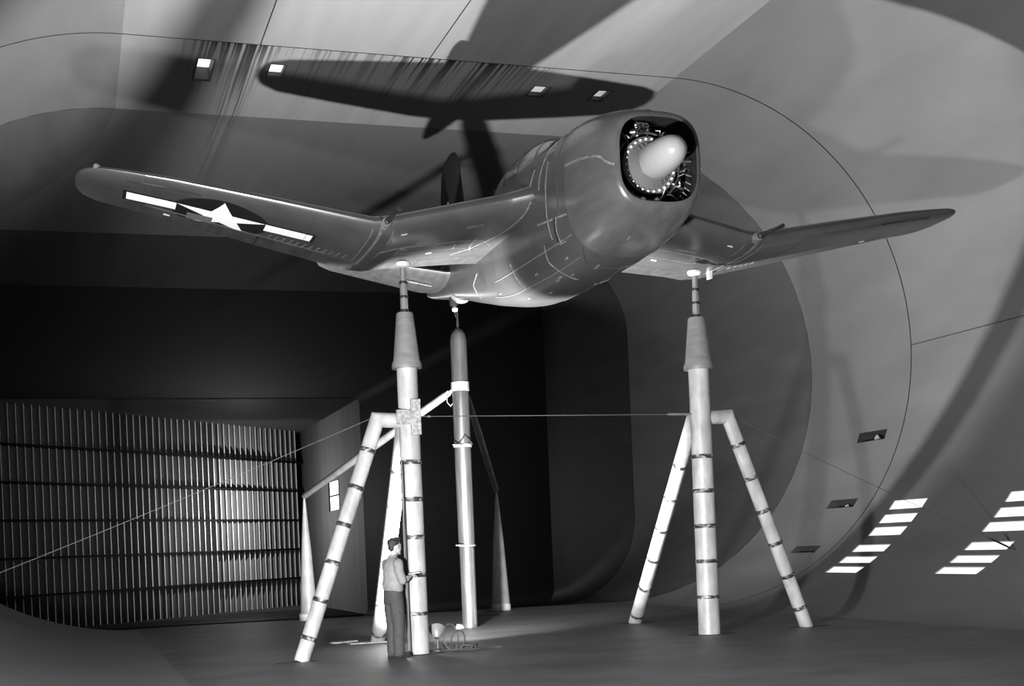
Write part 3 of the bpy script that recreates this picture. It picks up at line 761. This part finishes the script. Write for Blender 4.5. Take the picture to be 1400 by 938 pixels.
# tail boot where the post meets the body
tb = mk('tail_boot', lathe((7.40, 25.23, 6.32), [(.03, 0), (.05, .02), (.05, .1), (.085, .12), (.10, .35), (.10, .8)], n=18), M_gun, AC)
mk('tail_knob', lathe((7.41, 25.2, 6.30), [(.02, 0), (.055, .02), (.06, .07), (.03, .11)], n=14), M_white, tb)
mk('tail_wrap', lathe((7.43, 24.75, 6.45), [(.12, -.02), (.2, .08), (.24, .22), (.2, .4)], (0, .25, 1), 18), M_collar, AC)
# antenna mast behind the canopy
mk('antenna_mast', tube([(CX, 22.3, 7.55), (CX, 22.55, 8.05)], [.022, .012], 8), M_gun, AC)

# --- engine inside the cowling
en = mk('engine_bulkhead', lathe((CX, 16.62, 6.56), [(.75, 0), (.75, .03)], (0, 1, 0), 32), M_black, AC)
hubc = Vector((CX, 16.0, 6.56))
mk('crankcase', lathe((CX, 16.55, 6.56), [(.36, 0), (.34, .12), (.30, .2), (.31, .36), (.37, .42), (.385, .47), (.385, .52), (.34, .56), (.31, .63), (.27, .69), (.2, .72)], (0, -1, 0), 36), M_enginep, AC)
fl = mk('gearcase_flange', lathe((CX, 15.97, 6.56), [(.27, .0), (.385, .01), (.385, .05), (.31, .06), (.29, .10), (.255, .16), (.24, .22)], (0, -1, 0), 40, (False, True)), mat('gearcase_alloy', .10, .28, metal=.1), AC)
for i in range(26):
    a = 2*pi*i/26
    mk('bolt', lathe((CX+.348*cos(a), 15.92, 6.56+.348*sin(a)), [(.017, -.01), (.017, .025), (.008, .04)], (0, -1, 0), 8), M_bolt, fl)
spn = mk('propeller_hub', lathe((CX, 15.90, 6.56), [(.185, -.02), (.205, .06), (.228, .2), (.236, .32), (.235, .42), (.223, .55), (.2, .67), (.162, .775), (.105, .85), (.052, .88), (.0, .888)], (0, -1, 0), 40), M_hub, AC)
for k in range(2):
    for i in range(9):
        a = 2*pi*(i+.5*k)/9+.17; y = 16.22+.26*k
        d = Vector((cos(a), 0, sin(a))); c = Vector((CX, y, 6.56))
        gs = [tube([c+d*.28, c+d*.62], .075, 12)]
        for j in range(7):
            p = c+d*(.34+j*.04); gs.append(tube([p, p+d*.014], .098, 12))
        cy = mk('cylinder', join(*gs), M_enginep, AC)
        if k == 0:
            tdir = d.cross(Vector((0, 1, 0))).normalized()
            mk('push_rod', join(tube([c+d*.30+tdir*.05+Vector((0, -.10, 0)), c+d*.6+tdir*.09+Vector((0, -.10, 0))], .013, 6),
                                tube([c+d*.30-tdir*.05+Vector((0, -.10, 0)), c+d*.6-tdir*.09+Vector((0, -.10, 0))], .013, 6)), M_bolt, cy)
            mk('rocker_box', obox(c+d*.60+Vector((0, -.05, 0)), d, tdir, (0, 1, 0), .03, .085, .07), M_enginep, cy, smooth=False)
# ignition harness and fittings below the hub
hp = [(CX+.45*cos(2*pi*i/40), 15.97, 6.56+.45*sin(2*pi*i/40)) for i in range(41)]
mk('ignition_ring', tube(hp, .014, 8), M_enginep, AC)
for i in range(18):
    a = 2*pi*i/18+.1
    mk('ignition_lead', tube([(CX+.45*cos(a), 15.96, 6.56+.45*sin(a)), (CX+.5*cos(a+.07), 15.92, 6.56+.5*sin(a+.07)), (CX+.54*cos(a+.1), 16.05, 6.56+.54*sin(a+.1))], .008, 6), M_bolt if i % 3 == 0 else M_gun, AC)
for dx in (-.10, .10): mk('oil_fitting', lathe((CX+dx, 15.98, 6.10), [(.02, -.03), (.045, 0), (.05, .03), (.03, .06), (.01, .07)], (0, -1, 0), 14), M_bolt, AC)
mk('oil_sump', join(obox((CX, 16.06, 6.10), (1, 0, 0), (0, 1, 0), (0, 0, 1), .13, .05, .045), lathe((CX, 16.0, 6.085), [(.02, 0), (.03, .04), (.01, .05)], (0, -1, 0), 8)), M_enginep, AC)
mk('governor', join(lathe((CX+.30, 16.0, 6.64), [(.05, -.1), (.05, .08), (.03, .12)], (0, -1, 0), 12)), M_enginep, AC)
mk('control_rod', tube([(CX+.14, 15.9, 6.12), (CX+.24, 15.93, 6.31)], .007, 6), M_bolt, AC)
rnd = random.Random(7)
for i in range(26):
    a = rnd.uniform(0, 2*pi); q0 = rnd.uniform(.42, .5); q1 = q0+rnd.uniform(.03, .09); da = rnd.uniform(-.18, .18); y = rnd.uniform(15.95, 16.12)
    mk('engine_pipe', tube([(CX+q0*cos(a), y, 6.56+q0*sin(a)), (CX+(q0+q1)/2*cos(a+da*.3), y-.04, 6.56+(q0+q1)/2*sin(a+da*.3)), (CX+q1*cos(a+da), y, 6.56+q1*sin(a+da))], rnd.uniform(.006, .014), 6), rnd.choice([M_enginep, M_bolt, M_gun]), AC)
# ribs inside the lower lip
for i in range(9):
    a = dg(-52+i*9)
    p = Vector(fpt(15.85, a, -.12)); q = Vector(fpt(15.85, a, -.2)); mk('lip_rib', tube([p, q], .009, 6), M_putty, cow)

# ================================================================ MAN
MB = Vector((4.53, 19.28, 0)); FD = Vector((.955, .30, 0)).normalized(); RD = Vector((FD.y, -FD.x, 0))
def mp_(f, r, z): return MB+FD*f+RD*r+Vector((0, 0, z))
def limb(pts, n=12):
    """tapered limb with rounded ends; pts: (f, r, z, radius_f[, radius_r])"""
    gs = []
    P = [mp_(*p[:3]) for p in pts]; Rr = [p[3] for p in pts]
    gs.append(tube(P, Rr, n))
    for p, r_ in zip(P, Rr):
        gs.append(ball(p, (r_, r_, r_)))
    return gs
def ball(c, r, n=12):
    vs, fs = [], []
    c = Vector(c)
    for i in range(n//2+1):
        th = pi*i/(n//2)
        for j in range(n):
            a = 2*pi*j/n
            vs.append(tuple(c+FD*(r[0]*sin(th)*cos(a))+RD*(r[1]*sin(th)*sin(a))+Vector((0, 0, r[2]*cos(th)))))
    for i in range(n//2):
        for j in range(n):
            k = (j+1) % n
            fs.append((i*n+j, (i+1)*n+j, (i+1)*n+k, i*n+k))
    return vs, fs
def slab_sec(secs_, n=20):
    """stack of ellipses (f, r, z, rf, rr)"""
    return loft([[mp_(f+rf*cos(2*pi*j/n), r+rr*sin(2*pi*j/n), z) for j in range(n)] for f, r, z, rf, rr in secs_])
def remesh(o, vox, smooth=2):
    md = o.modifiers.new('remesh', 'REMESH'); md.mode = 'VOXEL'; md.voxel_size = vox; md.use_smooth_shade = True
    if smooth:
        ms = o.modifiers.new('smooth', 'SMOOTH'); ms.iterations = smooth; ms.factor = .5
    return o
man = empty('person', tuple(MB), 'man with dark hair in work shirt and dark trousers standing against the pale post', 'person')
hf, hz = .055, 1.66          # head centre, bowed a little forward
head = [ball(mp_(hf-.012, 0, hz+.02), (.098, .076, .105), 16), ball(mp_(hf+.03, 0, hz-.045), (.066, .058, .075), 14),
        ball(mp_(hf+.097, 0, hz-.022), (.018, .012, .022), 8), ball(mp_(hf+.085, 0, hz-.01), (.014, .011, .03), 8),
        ball(mp_(hf+.083, 0, hz-.068), (.012, .024, .009), 8), ball(mp_(hf+.072, 0, hz-.105), (.022, .026, .02), 8),
        ball(mp_(hf+.078, .0, hz+.025), (.018, .05, .012), 8)]
for q in (-1, 1):
    head.append(ball(mp_(hf-.005, q*.078, hz-.01), (.02, .012, .034), 8))
    head.append(ball(mp_(hf+.079, q*.03, hz+.004), (.010, .015, .009), 8))
body = head + limb([(.0, 0, 1.46, .062), (.03, 0, 1.56, .056)])
body += [slab_sec([(0, 0, .90, .10, .15), (0, 0, 1.0, .095, .14), (.0, 0, 1.2, .1, .145), (-.005, 0, 1.35, .105, .16), (0, 0, 1.44, .07, .13), (0, 0, 1.49, .05, .06)])]
# right arm (towards camera): elbow bent, forearm forward
arms = {1: [(-.01, .19, 1.405, .058), (-.02, .225, 1.28, .05), (.02, .235, 1.13, .043)], -1: [(0, -.19, 1.405, .058), (.03, -.215, 1.27, .05), (.08, -.21, 1.14, .043)]}
fore = {1: [(.02, .235, 1.13, .043), (.14, .17, 1.17, .036), (.24, .10, 1.205, .026)], -1: [(.08, -.21, 1.14, .043), (.17, -.14, 1.17, .036), (.25, -.06, 1.19, .026)]}
for q in (1, -1):
    body += limb(arms[q]); body += limb(fore[q])
    wx, wr_, wz = fore[q][-1][:3]
    # palm, four fingers, thumb
    body.append(ball(mp_(wx+.05, wr_-q*.02, wz+.012), (.05, .034, .018), 12))
    for k in range(4):
        o_ = (-.027+k*.018)*q; ln = (.036, .042, .040, .030)[k]
        b0 = (wx+.085, wr_-q*.03+o_, wz+.015); b1_ = (wx+.085+ln, wr_-q*.04+o_*1.1, wz+.014-.004*k); b2_ = (wx+.095+ln*1.5, wr_-q*.05+o_*1.1, wz-.012-.004*k)
        body += limb([(*b0, .0085), (*b1_, .008), (*b2_, .007)], 8)
    body += limb([(wx+.03, wr_-q*.045, wz+.015, .011), (wx+.065, wr_-q*.065, wz+.032, .009), (wx+.095, wr_-q*.062, wz+.035, .008)], 8)
for q in (1, -1): body += limb([(0, q*.085, .9, .085), (.01, q*.09, .5, .055), (0, q*.09, .1, .042)])
bo = remesh(mk('body', join(*body), M_skin, man), .0075, 2)
shirt = [slab_sec([(.0, 0, .98, .12, .17), (-.005, 0, 1.03, .145, .185), (-.015, 0, 1.10, .15, .185), (-.01, 0, 1.22, .132, .175), (-.01, 0, 1.34, .13, .185), (-.005, 0, 1.42, .11, .185), (-.003, 0, 1.47, .085, .14), (.005, 0, 1.505, .068, .078), (.012, 0, 1.53, .062, .066)])]
shirt.append(ball(mp_(-.055, 0, 1.3), (.09, .15, .16), 14))
for q in (1, -1):
    a = arms[q]
    shirt += limb([(a[0][0], a[0][1]-q*.01, a[0][2], .078), (a[1][0], a[1][1], a[1][2], .070), (a[2][0], a[2][1], a[2][2]+.02, .064), ])
    f_ = fore[q]
    shirt += limb([(f_[0][0], f_[0][1], f_[0][2]+.015, .062), (f_[0][0]+.05, f_[0][1]-q*.03, f_[0][2]+.03, .054)])
remesh(mk('shirt', join(*shirt), M_shirt, man), .011, 2)
mk('collar', tube([mp_(.012+.066*cos(a), .07*sin(a), 1.525+.012*cos(a)) for a in [2*pi*i/20 for i in range(21)]], .014, 8), M_shirt, man)
mk('sleeve_cuff', tube([mp_(.065, .205, 1.155), mp_(.105, .185, 1.168)], [.052, .05], 16), M_paper, man, label='pale rolled cuff')
tr = [slab_sec([(.0, 0, .80, .125, .17), (-.01, 0, .88, .14, .178), (-.015, 0, .97, .135, .172), (0, 0, 1.05, .122, .163)])]
for q in (1, -1):
    tr += limb([(-.012, q*.085, .86, .112), (.0, q*.09, .66, .104), (.012, q*.09, .46, .092), (.0, q*.09, .25, .088), (-.002, q*.09, .09, .090)], 16)
remesh(mk('trousers', join(*tr), M_trous, man), .012, 2)
mk('belt', slab_sec([(0, 0, 1.035, .130, .171), (0, 0, 1.068, .128, .168)]), M_gun, man)
hr = [ball(mp_(hf-.028, 0, hz+.05), (.098, .084, .088), 16), ball(mp_(hf-.07, 0, hz+.0), (.045, .07, .075), 12), ball(mp_(hf+.035, 0, hz+.10), (.05, .06, .036), 12), ball(mp_(hf+.02, .02, hz+.115), (.06, .05, .03), 10)]
remesh(mk('hair', join(*hr), M_hair, man), .008, 1)
for q in (1, -1):
    sh = [ball(mp_(.06, q*.09, .045), (.13, .046, .042), 14), ball(mp_(-.03, q*.09, .055), (.06, .042, .055), 12), ball(mp_(.13, q*.093, .038), (.06, .046, .034), 12), obox(mp_(.05, q*.09, .012), FD, RD, (0, 0, 1), .13, .04, .012)]
    remesh(mk('shoe', join(*sh), M_shoe, man), .009, 1)
nb = mk('notepad', obox(mp_(.345, .03, 1.245), FD+Vector((0, 0, .12)), RD, Vector((0, 0, 1))-FD*.12, .075, .055, .008), M_paper, label='small pale notepad held in both hands of the standing man', cat='notepad', smooth=False)
# ================================================================ SMALL THINGS
lf = Vector(FLOOD)
fl_ = empty('floodlight', (lf.x, lf.y, 0), 'small floodlight on a low foot beside the base of the left stand', 'lamp')
ax = (Vector((6.6, 24.2, 5.0))-lf).normalized()
mk('reflector', lathe(lf-ax*.10, [(.03, -.08), (.055, -.06), (.09, .0), (.12, .07), (.13, .11), (.124, .11), (.08, .01), (.03, -.03)], ax, 28, (False, False)), M_refl, fl_)
mk('bulb', lathe(lf-ax*.09, [(.0, -.03), (.03, -.02), (.035, .01), (.02, .03), (0, .035)], ax, 14), M_bulb, fl_)
mk('lamp_stem', tube([(lf.x, lf.y-.03, .03), (lf.x, lf.y-.03, lf.z-.16)], .016, 8), M_gun, fl_)
mk('foot', lathe((lf.x, lf.y-.03, 0), [(.14, 0), (.14, .02), (.05, .035)], n=20), M_gun, fl_)
pts = []
for i in range(150):
    t = i/149; a = t*2*pi*6.5
    pts.append((5.72+(.20+.05*sin(a*.37))*cos(a)+.10*sin(t*9), 19.72+(.13+.04*cos(a*.53))*sin(a), .02+.012*abs(sin(a*1.3))+.06*(i % 37 < 6)))
cb = mk('cable_coil', tube(pts, .013, 6), M_cable, label='tangled dark cable lying on the floor right of the left stand', cat='cable')
mk('raised_loop', tube([(5.52+.13*cos(a)*.9, 19.75+.05*sin(a), .22+.2*sin(a)) for a in [2*pi*i/24-1.5 for i in range(24)]], .011, 6), M_cable, cb)
mk('raised_loop', tube([(5.62+.11*cos(a), 19.7-.04*sin(a), .17+.15*sin(a)) for a in [2*pi*i/24-1.5 for i in range(24)]], .011, 6), M_cable, cb)
mk('cable_tail', tube([(5.95, 19.72, .02), (6.1, 19.75, .02), (6.25, 19.8, .02), (6.35, 19.75, .02)], .012, 6), M_cable, cb)
mk('base_plate', join(box(4.50, 5.15, 22.55, 22.95, .001, .02), obox((4.45, 22.95, .03), (1, .6, 0), (-.6, 1, 0), (0, 0, 1), .25, .10, .012)), M_plate, label='thin steel plate on the floor under the rear leg of the left stand', cat='plate', smooth=False)
mk('rag', fixn_geo := join(*[([(7.22+.09*cos(a)*(1-k*.25), 25.15+.06*sin(a)*(1-k*.2), .002+k*.03+.01*sin(3*a)) for a in [2*pi*i/12 for i in range(12)] for k in (0,)] + [(7.22+.06*cos(a), 25.15+.04*sin(a), .07+.02*sin(2*a)) for a in [2*pi*i/12 for i in range(12)]], [(i, (i+1) % 12, 12+(i+1) % 12, 12+i) for i in range(12)]+[tuple(range(12, 24))])]), M_paper, label='small pale rag on the floor at the foot of the tail post', cat='rag')
# dark floor slots that the legs pass through
fs_ = [((3.10, 19.62), .34, .13), ((4.97, 19.60), .42, .30), ((11.9, 19.81), .42, .15), ((9.95, 19.62), .42, .30), ((10.28, 23.5), .40, .2), ((7.46, 25.23), .30, .2), ((10.02, 31.1), .4, .3), ((6.5, 30.9), .35, .35), ((8.9, 29.4), .5, .25), ((11.6, 24.9), .7, .10)]
for i, ((x, y), a_, b_) in enumerate(fs_):
    V = [(x+a_*cos(2*pi*j/20), y+b_*sin(2*pi*j/20), .004) for j in range(20)]; V += [(p[0], p[1], -.01) for p in V]
    mk('floor_opening', (V, [tuple(range(20))]+[(j, 20+j, 20+(j+1) % 20, (j+1) % 20) for j in range(20)]), M_dark, floor, smooth=False)
